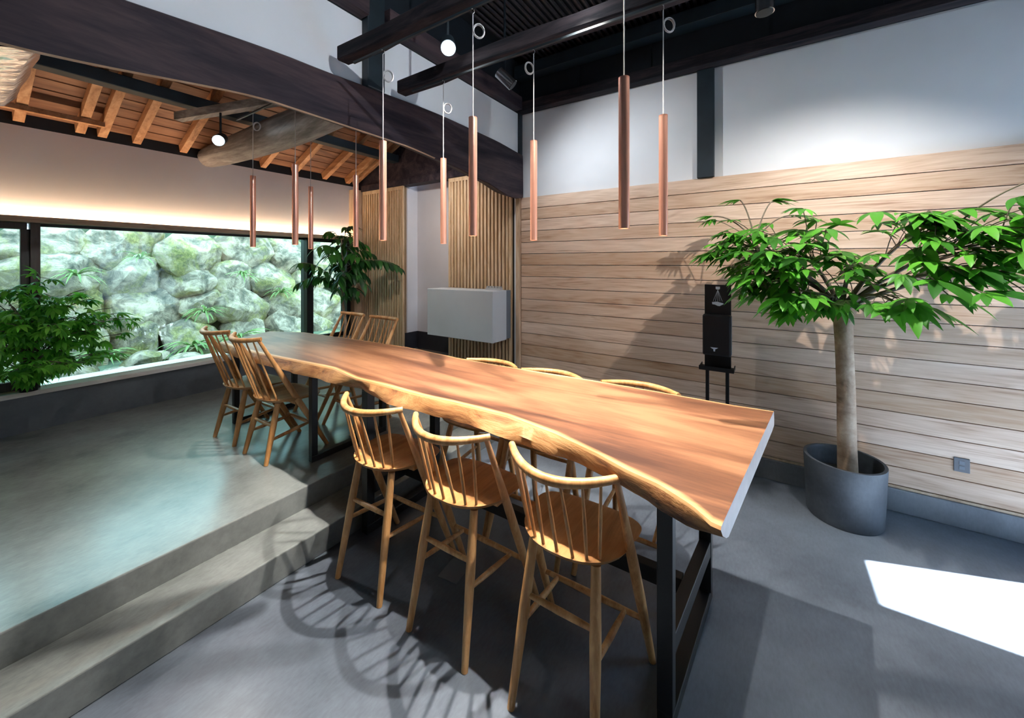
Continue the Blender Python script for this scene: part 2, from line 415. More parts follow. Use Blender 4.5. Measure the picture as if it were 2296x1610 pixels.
# window wall
WZ0, WZ1 = .62, 2.06
b = MB(); b.box(XL, YG, PZ, 3.55, YG + .35, .585); struct(b.build('wall_back', M_kerb))
b = MB(); b.box(XL, YG - .03, .585, 3.55, YG + .35, .625); struct(b.build('trim_5', M_sill, bevel=.004))
b = MB(); b.box(XL, YG + .08, 2.09, XW + .02, YG + .2, 2.86); struct(b.build('wall_back', M_lilac))
b = MB(); b.box(XL, YG - .01, 2.045, 3.55, YG + .012, 2.095); b.box(XL, YG + .01, 2.045, 3.55, YG + .2, 2.065); struct(b.build('trim_6', M_trimx, bevel=.002))
b = MB(); b.box(XL, YG + .02, 2.066, 3.52, YG + .05, 2.078)
tag(b.build('led_strip', M_led), 'warm light strip hidden in the trough above the garden window', 'light strip')
b = MB(); b.box(XL, YG + .09, 2.86, 4.6, YG + .2, 2.99); struct(b.build('shadow_gap', M_black))  # black strip paints the shadow gap between wall top and rafters
# window frames and panes
b = MB(); b.box(.515, YG + .06, .625, .57, YG + .17, 2.045); b.box(XL, YG + .1, .625, .5, YG + .18, .70); b.box(XL, YG + .1, 1.99, .5, YG + .18, 2.045); b.box(.465, YG + .10, .70, .515, YG + .16, 1.99)
fr1 = struct(b.build('window_1', M_frame, bevel=.003))
b = MB(); b.box(XL, YG + .135, .70, .465, YG + .141, 1.99); b.build('pane', M_glass, fr1)
b = MB(); b.box(2.90, YG + .06, .625, 2.99, YG + .22, 2.045)
b.box(.57, YG + .12, 2.02, 2.9, YG + .17, 2.045)
b.box(2.99, YG + .1, .625, 3.5, YG + .17, .68); b.box(2.99, YG + .1, 2.0, 3.5, YG + .17, 2.045); b.box(3.49, YG + .04, .625, 3.55, YG + .2, 2.045)
fr2 = struct(b.build('window_2', M_metal, bevel=.002))
b = MB(); b.box(.57, YG + .135, .625, 2.9, YG + .141, 2.02); b.build('pane', M_glass, fr2)
b = MB(); b.box(2.99, YG + .135, .68, 3.49, YG + .141, 2.0); b.build('pane', M_glass, fr2)
b = MB(); b.box(3.55, YG - .05, PZ, XW + .04, YG + .15, 2.80); struct(b.build('trim_8', M_trim, bevel=.003))
# back room right side: header, alcove
b = MB(); b.box(XW + .02, 2.42, 2.79, XW + .12, YG + .1, 3.6); b.box(XW - .03, 2.55, 2.775, XW + .12, 5.15, 2.86)
struct(b.build('wall_right', M_darkx))
b = MB()
b.box(XW + .07, 4.24, PZ, 4.03, 4.34, 2.9); b.box(3.95, 3.1, .72, 4.05, 4.25, 2.9)
struct(b.build('wall_alcove', M_lilac))
b = MB(); b.box(3.94, 3.1, .48, 4.05, 4.24, .722); b.box(XW + .04, 4.235, .48, 3.95, 4.26, .722); struct(b.build('baseboard_alcove', M_darkbase))
b = MB(); b.box(XW - .02, 3.40, PZ, 4.05, 4.23, .475); struct(b.build('trim_9', M_brownfl))
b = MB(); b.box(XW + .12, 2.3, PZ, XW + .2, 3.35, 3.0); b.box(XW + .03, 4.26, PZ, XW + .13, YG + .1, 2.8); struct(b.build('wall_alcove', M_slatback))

def slat_door(name, y0, y1, z0, z1, label):
    t = thing(name, label, 'sliding door', (XW, (y0 + y1) / 2, z0))
    h = z1 - z0; hw = (y1 - y0) / 2
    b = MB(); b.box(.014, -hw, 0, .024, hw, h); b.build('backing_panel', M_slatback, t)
    b = MB()
    b.box(-.012, -hw, 0, .014, -hw + .035, h); b.box(-.012, hw - .035, 0, .014, hw, h); b.box(-.012, -hw + .035, h - .05, .012, hw - .035, h)
    b.box(-.012, -hw + .035, 0, .012, hw - .035, .05)
    b.build('door_frame', M_slat, t, bevel=.0015)
    b = MB(); r = random.Random(7); yy = -hw + .05
    while yy < hw - .055:
        wd = .026; b.box(-.008, yy, .05, .014, yy + wd, h - .05); yy += wd + .026
    b.build('slats', M_slat, t, bevel=.001)
    return t
slat_door('slatted_door', 2.435, 3.39, PZ, 2.77, 'vertically slatted wooden door behind the white wall cabinet')
slat_door('slatted_door', 4.236, 5.14, PZ, 2.775, 'vertically slatted wooden door beside the corner of the garden window')
b = MB(); b.box(XW + .03, 2.366, PZ, XW + .08, 2.435, 2.6); struct(b.build('dark_gap_strip', M_black))  # recessed black strip paints the shade in the gap beside the door

# ------------------------------------------------------------------ big timbers
def smoothpoly(pts, n):
    out = []
    for i in range(n + 1):
        x = pts[0][0] + (pts[-1][0] - pts[0][0]) * i / n
        for (xa, za), (xb, zb) in zip(pts, pts[1:]):
            if xa <= x <= xb:
                f = (x - xa) / (xb - xa); f = f * f * (3 - 2 * f) * .5 + f * .5
                out.append((x, za + (zb - za) * f)); break
    return out
bot = smoothpoly([(-2.6, 2.36), (-1, 2.41), (.15, 2.480), (1.05, 2.590), (2.0, 2.585), (2.5, 2.545), (3.05, 2.48), (3.38, 2.41), (3.55, 2.395), (3.685, 2.43)], 60)
top = smoothpoly([(-2.6, 2.70), (-1, 2.78), (.16, 2.80), (1.2, 2.885), (2.4, 2.94), (3.2, 2.935), (3.685, 2.905)], 60)
b = MB(); vs = []; fs = []
prof = []
for i in range(61):
    (x, zb), (_, zt) = bot[i], top[i]
    hh = zt - zb
    ring = [(2.286, zb + .006), (2.284, zb + .07), (2.284, zt - .04), (2.286, zt - .008), (2.296, zt), (2.46, zt), (2.46, zb + .09), (2.43, zb + .045), (2.298, zb)]
    for j, (y, z) in enumerate(ring):
        vs.append((x, y + .004 * mnoise.noise(Vector((x * 1.7, z * 3, 1.3))), z))
k = 9
for i in range(60):
    for j in range(k): fs.append((i * k + j, i * k + (j + 1) % k, (i + 1) * k + (j + 1) % k, (i + 1) * k + j))
fs.append(tuple(reversed(range(k)))); fs.append(tuple(60 * k + j for j in range(k)))
b.add(vs, fs, 0, False)
for i in range(22, 47): b.m[i * k + 8] = 1  # pale faces along the lower arris paint in its lit edge
tag(b.build('main_beam', [M_darkx, M_trimx]), 'huge dark arched timber beam crossing the room below the white wall', 'beam')
b = MB(); b.box(1.665, 2.265, 2.90, 1.805, 2.40, ZC); tag(b.build('wall_post', M_post, bevel=.006), 'square blue-black post standing on the huge arched beam', 'post')
b = MB(); b.box(XW - .025, .385, 2.43, XW + .02, .517, 3.35); tag(b.build('wall_post', M_post, bevel=.004), 'dark post dividing the white wall above the plank boarding', 'post')
b = MB(); b.box(XW - .04, YB - .03, 2.88, XW + .01, YB + .01, 3.4); tag(b.build('corner_post', M_post), 'thin dark corner post above the end of the arched beam', 'post')
b = MB(); b.box(XW - .10, -2.39, 3.352, XW - .004, 2.3, 3.452); tag(b.build('wall_plate', M_dark, bevel=.004), 'dark horizontal timber along the top of the white wall above the planks', 'beam')
b = MB(); b.box(XW - .16, -2.39, 3.70, XW - .021, 2.3, 3.82); tag(b.build('wall_plate', M_post, bevel=.004), 'upper blue-black timber high under the ceiling over the plank wall', 'beam')
b = MB(); b.box(XL + .01, YB - .10, 3.362, 1.654, YB - .008, 3.50); b.box(1.821, YB - .10, 3.362, XW - .105, YB - .008, 3.50)
tag(b.build('wall_plate', M_darkx, bevel=.004), 'dark horizontal timber topping the white wall over the arched beam', 'beam')
def wavybeam(name, x, zs, wd, ht, label, m):
    b = MB(); ys = [2.2, 1.85, 1.5, 1.2, .85, .4, -.2, -1, -1.8, -2.38]
    vs = []; fs = []
    for i, (yy, zz) in enumerate(zip(ys, zs)):
        w2 = wd / 2 * (1 + .12 * math.sin(i * 1.9)); h2 = ht / 2 * (1 + .1 * math.sin(i * 2.7)); xx = x + .006 * math.sin(i * 2.1)
        for a in range(8):
            an = (a + .5) * PI / 4
            vs.append((xx + w2 * 1.04 * math.copysign(min(1, abs(math.cos(an)) * 2.2), math.cos(an)), yy, zz + h2 * 1.04 * math.copysign(min(1, abs(math.sin(an)) * 2.2), math.sin(an))))
    for i in range(len(ys) - 1):
        for a in range(8): fs.append((i * 8 + a, (i + 1) * 8 + a, (i + 1) * 8 + (a + 1) % 8, i * 8 + (a + 1) % 8))
    fs.append(tuple(range(8))); fs.append(tuple((len(ys) - 1) * 8 + a for a in reversed(range(8))))
    b.add(vs, fs)
    return tag(b.build(name, m), label, 'beam', 'dark rafter timbers above the pendants')
wavybeam('ceiling_beam', 1.44, [2.985, 2.975, 2.98, 2.98, 2.98, 2.97, 2.97, 2.98, 2.98, 2.98], .08, .085, 'dark ceiling timber over the pendant row nearer the stools, crossing the post', M_dark)
wavybeam('ceiling_beam', 1.90, [2.952, 2.955, 2.962, 2.962, 2.955, 2.945, 2.945, 2.95, 2.95, 2.95], .08, .085, 'dark ceiling timber over the pendant row nearer the plank wall', M_dark)

# ------------------------------------------------------------------ lean-to roof of the back room
def roofz(y): return 2.90 + (5.25 - y) * math.tan(R(24.0))
b = MB()
yb = 5.42
i = 0
while yb > 2.45:
    y1 = yb - .12; zA, zB = roofz(yb) + .085, roofz(y1) + .085
    b.add([(XL, yb, zA), (4.7, yb, zA), (4.7, y1, zB - .008), (XL, y1, zB - .008), (XL, yb, zA + .03), (4.7, yb, zA + .03), (4.7, y1, zB + .03), (XL, y1, zB + .03)],
          [(0, 3, 2, 1), (4, 5, 6, 7), (0, 1, 5, 4), (1, 2, 6, 5), (2, 3, 7, 6), (3, 0, 4, 7)])
    yb = y1; i += 1
struct(b.build('ceiling', M_roofb))
rx = [-.9, -.4, .02, .45, .80, .94, 1.18, 1.55, 2.34, 2.72, 3.14, 3.50, 3.62]
near = {0.94: 'second rafter of the close pair beside the foil duct', .80: 'first rafter of the close pair beside the foil duct'}
names = {-.9: 'far left one hidden by the foil duct', }
lb = ['brown rafter over the window wall, %s' % s for s in
      ('outermost beyond the foil duct', 'second beyond the foil duct', 'third, behind the foil duct', 'its end showing under the foil duct',
       'left one of the close pair beside the foil duct', 'right one of the close pair beside the foil duct', 'standing alone after the close pair',
       'just before the lit spotlight of the back room', 'first past the big log', 'second past the big log', 'third past the big log', 'fourth past the big log', 'last one near the slatted door')]
for x, l in zip(rx, lb):
    b = MB(); b.bar((x, 5.26, roofz(5.26) + .028), (x, 2.6, roofz(2.6) + .028), .062, .088, up=(0, 0, 1))
    tag(b.build('rafter', M_rafter, bevel=.002), l, 'rafter', 'rafters of the back room roof')
b = MB(); b.box(XL, 4.36, 3.12, 4.5, 4.48, 3.222); tag(b.build('purlin', M_post, bevel=.006), 'blue-black purlin carrying the brown rafters of the back room', 'beam')
b = MB(); b.bar((.10, 5.05, 2.955), (.92, 5.05, 2.955), .05, .04); tag(b.build('roof_batten', M_rafter), 'thin brown batten crossing below the rafters beside the foil duct', 'batten')
b = MB(); pts = []; rr = []
for i in range(15):
    f = i / 14; yy = 5.3 - f * 2.65
    pts.append((1.79 + .02 * math.sin(f * 5), yy, 2.89 - .035 * f + .01 * math.sin(f * PI))); rr.append(.10 + .05 * math.sin(f * PI) + .006 * math.sin(f * 9 + 1))
b.tube(pts, rr, 14)
tag(b.build('log_beam', M_log), 'thick weathered log running from window wall to arched beam', 'beam')
b = MB(); b.bar((1.28, 4.46, 3.02), (1.66, 3.35, 3.06), .07, .07); tag(b.build('roof_strut', M_log), 'short grey strut beside the log, above the back spotlight', 'beam')

# foil duct
b = MB(); vs = []; fs = []
nx, na = 14, 12
for i in range(nx + 1):
    yy = 2.62 + (3.74 - 2.62) * i / nx
    ring = [(-1.2, 2.60), (.0, 2.58), (.16, 2.585), (.26, 2.61), (.31, 2.68), (.325, 2.80), (.325, 2.98), (.30, 3.1), (-1.2, 3.1)]
    for j, (x, z) in enumerate(ring):
        d = .018 * mnoise.noise(Vector((x * 6, yy * 7, z * 6)))
        vs.append((x + d, yy, z + d))
kk = 9
for i in range(nx):
    for j in range(kk): fs.append((i * kk + j, (i + 1) * kk + j, (i + 1) * kk + (j + 1) % kk, i * kk + (j + 1) % kk))
fs.append(tuple(range(kk))); fs.append(tuple(nx * kk + j for j in reversed(range(kk))))
b.add(vs, fs, 0, True)
tag(b.build('foil_duct', M_foil), 'crumpled silver foil duct under the roof of the back room', 'duct')

# ------------------------------------------------------------------ table
ne = [(-.02 - .05, 1.10), (.105, 1.177), (.167, 1.227), (.278, 1.285), (.40, 1.318), (.522, 1.368), (.73, 1.432), (.998, 1.485), (1.319, 1.479), (1.55, 1.464), (1.888, 1.467), (2.103, 1.458), (2.26, 1.49), (2.408, 1.515), (2.718, 1.494), (3.122, 1.464), (3.5, 1.44), (4.2, 1.47), (4.4, 1.49)]
nbt = [(-.07, 1.21), (.11, 1.232), (.167, 1.229), (.271, 1.262), (.449, 1.345), (.621, 1.39), (.78, 1.392), (1.005, 1.408), (1.202, 1.436), (1.413, 1.42), (1.721, 1.398), (2.043, 1.47), (2.331, 1.445), (2.527, 1.445), (2.95, 1.425), (3.5, 1.41), (4.2, 1.45), (4.4, 1.46)]
fe = [(-.1, 2.225), (-.019, 2.22), (.14, 2.205), (.441, 2.21), (.888, 2.211), (1.296, 2.19), (1.614, 2.178), (1.882, 2.183), (2.499, 2.229), (3.044, 2.205), (3.587, 2.159), (3.937, 2.132), (4.288, 2.0), (4.45, 1.95)]
def lin(t, y):
    if y <= t[0][0]: return t[0][1]
    for (a, va), (c, vc) in zip(t, t[1:]):
        if y <= c: return va + (vc - va) * (y - a) / (c - a)
    return t[-1][1]
def endy(x, s):      # skewed saw cuts at both ends
    ya = -.019 + (2.22 - x) * .119
    yb = 4.29 - (2.0 - x) * .42
    return ya + (yb - ya) * s
table = thing('dining_table', 'long live-edge wooden slab table on black steel frames', 'table', (0, 0, 0))
b = MB(); NS = 150; vs = []; cols = []
XS = 34
for i in range(NS + 1):
    s = i / NS
    ya, yf = endy(1.4, s), endy(2.18, s)
    xt, xb = lin(ne, ya), lin(nbt, ya)
    wob = .012 * mnoise.noise(Vector((ya * 5, 2, 0))) + .006 * mnoise.noise(Vector((ya * 14, 5, 0)))
    if i == 0: xt, xb = 1.172, 1.232
    xb += wob; xm = (xt * .45 + xb * .55) - .012 + .014 * mnoise.noise(Vector((ya * 4, 8, 0)))
    xf = lin(fe, yf); xfb = xf + .015 + .01 * mnoise.noise(Vector((yf * 4, 3, 0)))
    row = []
    zb = .925 + .008 * mnoise.noise(Vector((ya * 6, 12, 0)))
    row.append((xb + .03, zb - .004, 1)); row.append((xb, zb + .008, 1)); row.append((xm - .002, .962 + .008 * mnoise.noise(Vector((ya * 9, 1, 0))), 1)); row.append((xt - .006, .992, 1))
    for j in range(XS + 1):
        f = j / XS; x = xt + (xf - xt) * f
        tone = max(0, 1 - (x - xt) / .06) + .75 * max(0, 1 - (xf - x) / .05)
        row.append((x, 1.0, min(1, tone) * .8))
    row += [(xf + .004, .99, 1), (xfb, .955, 1), (xfb - .004, .93, 1), (xf - .05, .925, 1)]
    for (x, z, t) in row:
        vs.append((x, endy(x, s), z)); cols.append(t if t != 1 else .95)
K = len(row); fs = []
b.add(vs, [], 0, False, cols)
for i in range(NS):
    for j in range(K):
        a0, a1 = i * K + j, i * K + (j + 1) % K
        b.f.append((a0, a1, a1 + K, a0 + K)); edge = j < 4 or j >= 4 + XS
        b.m.append(1 if (j < 3 or (j >= K - 4 and j < K - 1)) else 0); b.sm.append(True)
b.f.append(tuple(reversed(range(K)))); b.m.append(2); b.sm.append(False)
b.f.append(tuple(NS * K + j for j in range(K))); b.m.append(2); b.sm.append(False)
b.build('tabletop', [M_slab, M_bark, M_end], table)

def leg_frame(xa, ya, xb, yb, zf, par):
    w2 = .056 if zf < .1 else .044
    b = MB(); b.bar((xa - w2 / 2, ya, zf + w2 / 2), (xb + w2 / 2, yb, zf + w2 / 2), w2, w2)
    f = b.build('leg_frame', M_metal, par, bevel=.003)
    for (x, y) in ((xa, ya), (xb, yb)):
        b = MB(); b.bar((x, y, zf + w2), (x, y, .892), w2, w2, up=(0, 1, 0)); b.build('leg', M_metal, f, bevel=.003)
    b = MB(); b.bar((xa - w2 / 2, ya, .906), (xb + w2 / 2, yb, .906), w2, .028); b.build('top_plate', M_metal, f, bevel=.003)
    if zf < .1:
        b = MB(); b.bar((xa + w2 / 2, ya, .275), (xb - w2 / 2, yb, .275), .05, .075); b.build('crossbar', M_metal, f, bevel=.003)
leg_frame(1.52, .318, 2.19, .268, 0, table)
leg_frame(1.56, 2.12, 2.15, 2.12, 0, table)
leg_frame(1.55, 2.73, 2.15, 2.73, PZ, table)
leg_frame(1.54, 3.95, 2.05, 3.95, PZ, table)
b = MB(); b.bar((1.86, .32, .276), (1.86, 2.095, .276), .05, .072); b.build('stretcher', M_metal, table, bevel=.003)

# ------------------------------------------------------------------ stools and chairs (same family, two heights)
def bez(a, c, d, n):
    a, c, d = Vector(a), Vector(c), Vector(d)
    return [(a * (1 - t) ** 2 + c * 2 * t * (1 - t) + d * t * t) for t in [i / n for i in range(n + 1)]]
def make_seat_thing(name, label, cat, group, p):
    t = thing(name, label, cat, (0, 0, 0), 0, group)
    zs, zr = p['seat'], p['rail']
    # seat: rounded back, broader front, slightly dished
    b = MB(); NR, NA = 7, 44; vs = []; fs = []
    def outline(a):
        ca, sa = math.cos(a), math.sin(a)
        hw = .225
        if ca >= 0:
            x = .20 * (abs(ca) ** .42); y = (hw + .022 * ca ** .4) * math.copysign(abs(sa) ** .75, sa)
        else:
            x = -.205 * (abs(ca) ** .95); y = hw * math.copysign(abs(sa) ** .85, sa) * (1 - .06 * abs(ca))
        return x, y
    for side in (0, 1):
        vs.append((0, 0, zs - .014 if side == 0 else zs - .034))
        for r in range(1, NR + 1):
            q = r / NR
            for k in range(NA):
                x, y = outline(2 * PI * k / NA)
                x *= q; y *= q
                dish = -.014 * (1 - q * q) - .012 * max(0, x / .2) ** 2 + .006 * max(0, -x / .2) ** 2
                edge = -.004 if (q == 1 and side == 0) else 0
                sc = .985 if (q == 1 and side == 0) else (.93 if (q == 1) else 1)
                z = zs + dish + edge if side == 0 else zs + dish - .022
                vs.append((x * sc, y * sc, z))
    M = 1 + NR * NA
    for side in (0, 1):
        o = side * M
        for k in range(NA):
            f = (o, o + 1 + k, o + 1 + (k + 1) % NA); fs.append(f if side == 0 else f[::-1])
            for r in range(NR - 1):
                a0 = o + 1 + r * NA + k; a1 = o + 1 + r * NA + (k + 1) % NA
                f = (a0, a0 + NA, a1 + NA, a1); fs.append(f if side == 0 else f[::-1])
    for k in range(NA):
        a0 = 1 + (NR - 1) * NA + k; a1 = 1 + (NR - 1) * NA + (k + 1) % NA
        fs.append((a1, a0, a0 + M, a1 + M)[::-1])
    b.add(vs, fs, 0, True); b.build('seat', M_seat, t)
    # front legs run on upward to the rail
    fx, fy = p['ff']; ex, ey, ez = p['end']
    flegs = {}
    for s in (-1, 1):
        A, B = Vector((fx, fy * s, 0)), Vector((ex, ey * s, ez))
        pts = [A + (B - A) * q for q in (0, .15, .4, .6, .8, 1)]
        b = MB(); b.tube(pts, [.0145, .017, .021, .0205, .0155, .011], 12); b.build('leg', M_oak, t)
        flegs[s] = (A, B)
    rx_, ry_ = p['rf']; rlegs = {}
    for s in (-1, 1):
        A, B = Vector((rx_, ry_ * s, 0)), Vector((p['rt'][0], p['rt'][1] * s, zs - .03))
        pts = [A + (B - A) * q for q in (0, .25, .6, 1)]
        b = MB(); b.tube(pts, [.0145, .0175, .0215, .018], 12); b.build('leg', M_oak, t)
        rlegs[s] = (A, B)
    on = lambda ab, z: ab[0] + (ab[1] - ab[0]) * (z / (ab[1].z))
    # stretchers
    def st(a, c, r=.0118):
        m = (Vector(a) + Vector(c)) / 2
        b = MB(); b.tube([a, (Vector(a) + m) / 2, m, (Vector(c) + m) / 2, c], [r * .8, r, r * 1.12, r, r * .8], 10); b.build('stretcher', M_oak, t)
    zf, zrr, zsd = p['st']
    fa, fb = on(flegs[-1], zf), on(flegs[1], zf)
    st(fa, fb, .0125); st(on(rlegs[-1], zrr), on(rlegs[1], zrr))
    for s, q in ((-1, .17), (1, .83)): st(on(rlegs[s], zsd), fa + (fb - fa) * q)
    # under-seat rail
    b = MB(); b.bar((.0, -.18, zs - .05), (.0, .18, zs - .05), .045, .022); b.build('seat_rail', M_oak, t, bevel=.003)
    # back rail
    e1, e2, mid = Vector((ex + .012, -ey - .012, ez + .004)), Vector((ex + .012, ey + .012, ez + .004)), Vector((p['mid'][0], 0, p['mid'][1]))
    ctl = mid * 2 - (e1 + e2) / 2
    curve = bez(e1, ctl, e2, 26)
    nn = len(curve); rad = [.014 + .0045 * math.sin(PI * i / (nn - 1)) for i in range(nn)]
    b = MB(); b.tube(curve, rad, 12, squash=1.0); b.build('back_rail', M_oak, t)
    # spindles
    for i in range(7):
        q = (i + 1) / 8; top_ = curve[int(round(q * (nn - 1)))]
        a = PI + (q - .5) * -2.1; ox, oy = outline(a); ox *= .9; oy *= .9
        low = Vector((ox, oy, zs - .002))
        if (top_.y > 0) != (low.y > 0) and i != 3: low.y = -low.y
        mid_ = (low + top_) / 2
        b = MB(); b.tube([low, low + (mid_ - low) * .5, mid_, mid_ + (top_ - mid_) * .5, top_], [.0062, .0072, .0075, .006, .0048], 8); b.build('spindle', M_oak, t)
    return t
P_stool = dict(seat=.635, rail=.97, ff=(.24, .24), end=(-.155, .215, .952), rf=(-.24, .168), rt=(-.13, .13), st=(.255, .40, .30), mid=(-.275, .944))
P_chair = dict(seat=.435, rail=.91, ff=(.215, .20), end=(-.275, .19, .895), rf=(-.215, .163), rt=(-.12, .13), st=(.19, .25, .16), mid=(-.345, .885))
gs, gc = 'bar stools around the low end of the table', 'chairs on the raised floor'
stool = make_seat_thing('bar_stool', 'wooden spindle-back bar stool nearest the camera, at the end of the near row', 'stool', gs, P_stool)
chair = make_seat_thing('spindle_chair', 'high-backed wooden spindle chair on the raised floor, nearer the steps', 'chair', gc, P_chair)
stool.location = (1.48, .655, 0)
dup(stool, (1.485, 1.225, 0), 0, 'wooden spindle-back bar stool in the middle of the near row of three')
dup(stool, (1.485, 1.785, 0), R(1.5), 'wooden spindle-back bar stool of the near row closest to the concrete steps')
dup(stool, (2.20, .65, 0), PI, 'bar stool behind the table, its rail showing nearest the black dispenser')
dup(stool, (2.16, 1.215, 0), PI, 'bar stool behind the table, middle of the three rails showing over the edge')
dup(stool, (2.17, 1.72, 0), PI, 'bar stool behind the table, its rail showing in front of the slatted door')
chair.location = (1.545, 3.105, PZ)
dup(chair, (1.545, 3.63, PZ), R(2), 'high-backed spindle chair on the raised floor, nearer the garden window')
dup(chair, (2.16, 3.07, PZ), PI, 'spindle chair across the table, its back in front of the slatted door')
dup(chair, (2.17, 3.58, PZ), PI + R(-2), 'spindle chair across the table, its back in front of the light corner post')

# ------------------------------------------------------------------ pendants
def pend(loc, label, coil, first=[None]):
    if True:
        t = thing('pendant_lamp', label, 'pendant lamp', loc, 0, 'slim copper tube pendants over the table')
        if first[0] is None:
            b = MB(); b.tube([(0, 0, 0), (0, 0, .55)], .0195, 20, cap=False)
            b.tube([(0, 0, .0), (0, 0, .55)], .0165, 20, cap=False); 
            b.cyl((0, 0, .545), (0, 0, .55), .0195, 20)
            tube = b.build('lamp_tube', M_copper, t)
            b = MB(); b.cyl((0, 0, .008), (0, 0, .012), .0162, 20); lens = b.build('lamp_lens', M_warm, t)
            b = MB(); b.tube([(0, 0, .55), (0, 0, 1.03)], .0024, 6); b.tube([(0, 0, 1.03), (.012, 0, 1.045), (.006, 0, 1.06), (-.008, 0, 1.05)], .002, 5)
            cord = b.build('cord', M_cord, t)
            ld = bpy.data.lights.new('pendant_spot', 'SPOT'); ld.energy = 2.5; ld.color = (1, .84, .66); ld.spot_size = R(78); ld.spot_blend = .8; ld.shadow_soft_size = .015
            lo = bpy.data.objects.new('pendant_spot', ld); C.objects.link(lo); lo.parent = t; lo.location = (0, 0, -.004)
            first[0] = (tube, lens, cord, lo)
        else:
            for o in first[0]:
                c = o.copy(); C.objects.link(c); c.parent = t
        if coil:
            a, dz = coil; b = MB()
            for q, (r, off) in enumerate(((.034, 0), (.030, .004), (.032, -.004))):
                pts = [(math.cos(R(a)) * (.028 + r * math.cos(u) * .8) - math.sin(R(a)) * off, math.sin(R(a)) * (.028 + r * math.cos(u) * .8) + math.cos(R(a)) * off, .965 + dz + r * math.sin(u)) for u in [i * PI / 9 for i in range(18)]]
                b.tube(pts, .0028, 6, closed=True)
            b.build('cord_coil', M_cord, t)
    return t
ZB = 1.826
PEND = [((1.41, .441), 'longest-looking, closest to the camera', None),
        ((1.87, .404), 'rightmost, beside the dark post on the white wall', (-50, 0)),
        ((1.41, 1.147), 'across the lower end of the arched beam', (-40, -.01)),
        ((1.865, 1.086), 'just right of the room corner', (150, -.02)),
        ((1.408, 1.784), 'in front of the window-side slatted door', (-30, -.05)),
        ((1.858, 1.756), 'in front of the alcove', (-40, -.09)),
        ((1.412, 2.71), 'fourth in the stool-side row, behind the arched beam', None),
        ((1.846, 2.658), 'before the light corner post of the window', None),
        ((1.418, 3.342), 'leftmost of all, farthest along the table', (-50, -.03)),
        ((1.90, 3.387), 'third from the left, above the corner plant', None)]
for (x, y), l, c in PEND: pend((x, y, ZB), 'slim copper tube pendant, ' + l, c)
for x, l in ((1.41, 'toward the stools'), (1.862, 'toward the plank wall')):
    b = MB(); b.bar((x, -1.5, 2.885), (x, 2.05, 2.885), .012, .012); b.bar((x, 2.57, 2.862), (x, 3.6, 2.862), .012, .012)
    tag(b.build('cable_rail', M_post), 'thin dark cable rail under the ceiling timber %s' % l, 'rail')

# ------------------------------------------------------------------ spotlights
def spot(name, loc, aim, label, on, energy, cone, col=(.9, .95, 1), top=None, face=M_cool, lightaim=None, soft=.014):
    t = thing(name, label, 'spotlight', loc, 0, 'round metal spotlights under the ceiling')
    d = (Vector(aim) - Vector(loc)).normalized()
    b = MB(); b.tube([-d * .16, -d * .155, -d * .0], [.036, .044, .046], 24); b.build('lamp_body', M_steel if not on else M_post, t)
    b = MB(); b.cyl(d * .0005, d * .004, .041, 24); b.build('lamp_face', face if on else M_black, t)
    b = MB(); tz = (top if top is not None else 3.6) - loc[2]
    b.tube([(-d * .09), (-d.x * .09, -d.y * .09, tz)], .009, 8); b.build('stem', M_post, t)
    if energy:
        ld = bpy.data.lights.new('spot', 'SPOT'); ld.energy = energy; ld.color = col; ld.spot_size = R(cone); ld.spot_blend = 1.0; ld.shadow_soft_size = soft
        lo = bpy.data.objects.new('spot', ld); C.objects.link(lo); lo.parent = t; lo.location = d * .02
        la = (Vector(lightaim) - Vector(loc)).normalized() if lightaim else d
        lo.rotation_euler = la.to_track_quat('-Z', 'Y').to_euler()
    return t
spot('spotlight', (1.735, 1.6, 2.985), (.9, .75, 1.9), 'bright lit spotlight between the two ceiling timbers', True, 520, 100, (1, .93, .84), top=3.90, lightaim=(1.25, 1.6, 0))
spot('spotlight', (1.74, .78, 3.10), (1.2, .7, 0), 'lit spotlight just above the picture over the middle of the table', True, 480, 100, (1, .93, .84), top=3.90, lightaim=(1.15, .8, 0))
spot('spotlight', (1.74, -.05, 3.10), (1.5, .2, 0), 'lit spotlight out of the picture over the near end of the table', True, 120, 90, (1, .93, .84), top=3.90, lightaim=(1.5, .4, 0))
spot('spotlight', (2.52, .02, 3.06), (2.45, .05, 0), 'shiny round spotlight cut by the top of the picture above the wall post', False, 0, 100, top=3.85)
spot('spotlight', (2.62, 1.72, 3.13), (2.95, 1.2, 2.55), 'shiny spotlight tilted down in the corner of the high ceiling', False, 62, 140, (.9, .95, 1), top=3.85, lightaim=(3.7, .9, 1.8))
spot('spotlight', (1.39, 3.9, 2.74), (.65, 2.6, 2.1), 'bright lit spotlight in the back room under the log', True, 70, 125, (1, .96, .92), top=3.02, lightaim=(1.1, 3.2, .3))
spot('spotlight', (.9, -.3, 3.2), (.9, 1.0, 3.1), 'added out-of-view spotlight brightening the white wall over the beam', True, 100, 95, (.88, .94, 1), top=3.90, lightaim=(1.3, 2.3, 3.05))  # unseen lamp added to lift the wall above the beam
spot('spotlight', (2.75, 2.85, 2.93), (3.5, 3.4, 1.5), 'added spotlight hidden behind the arched beam, brightening the slatted doors', True, 60, 120, (1, .95, .9), top=3.3, lightaim=(3.7, 3.9, 1.5))  # extra lamp added out of sight to brighten the doors and alcove
spot('spotlight', (2.4, -.6, 3.1), (3.0, -.5, 2.3), 'added out-of-view spotlight brightening the plank wall', True, 150, 110, (1, .95, .9), top=3.85, lightaim=(3.7, -.2, .8))  # unseen washer added to brighten the planks

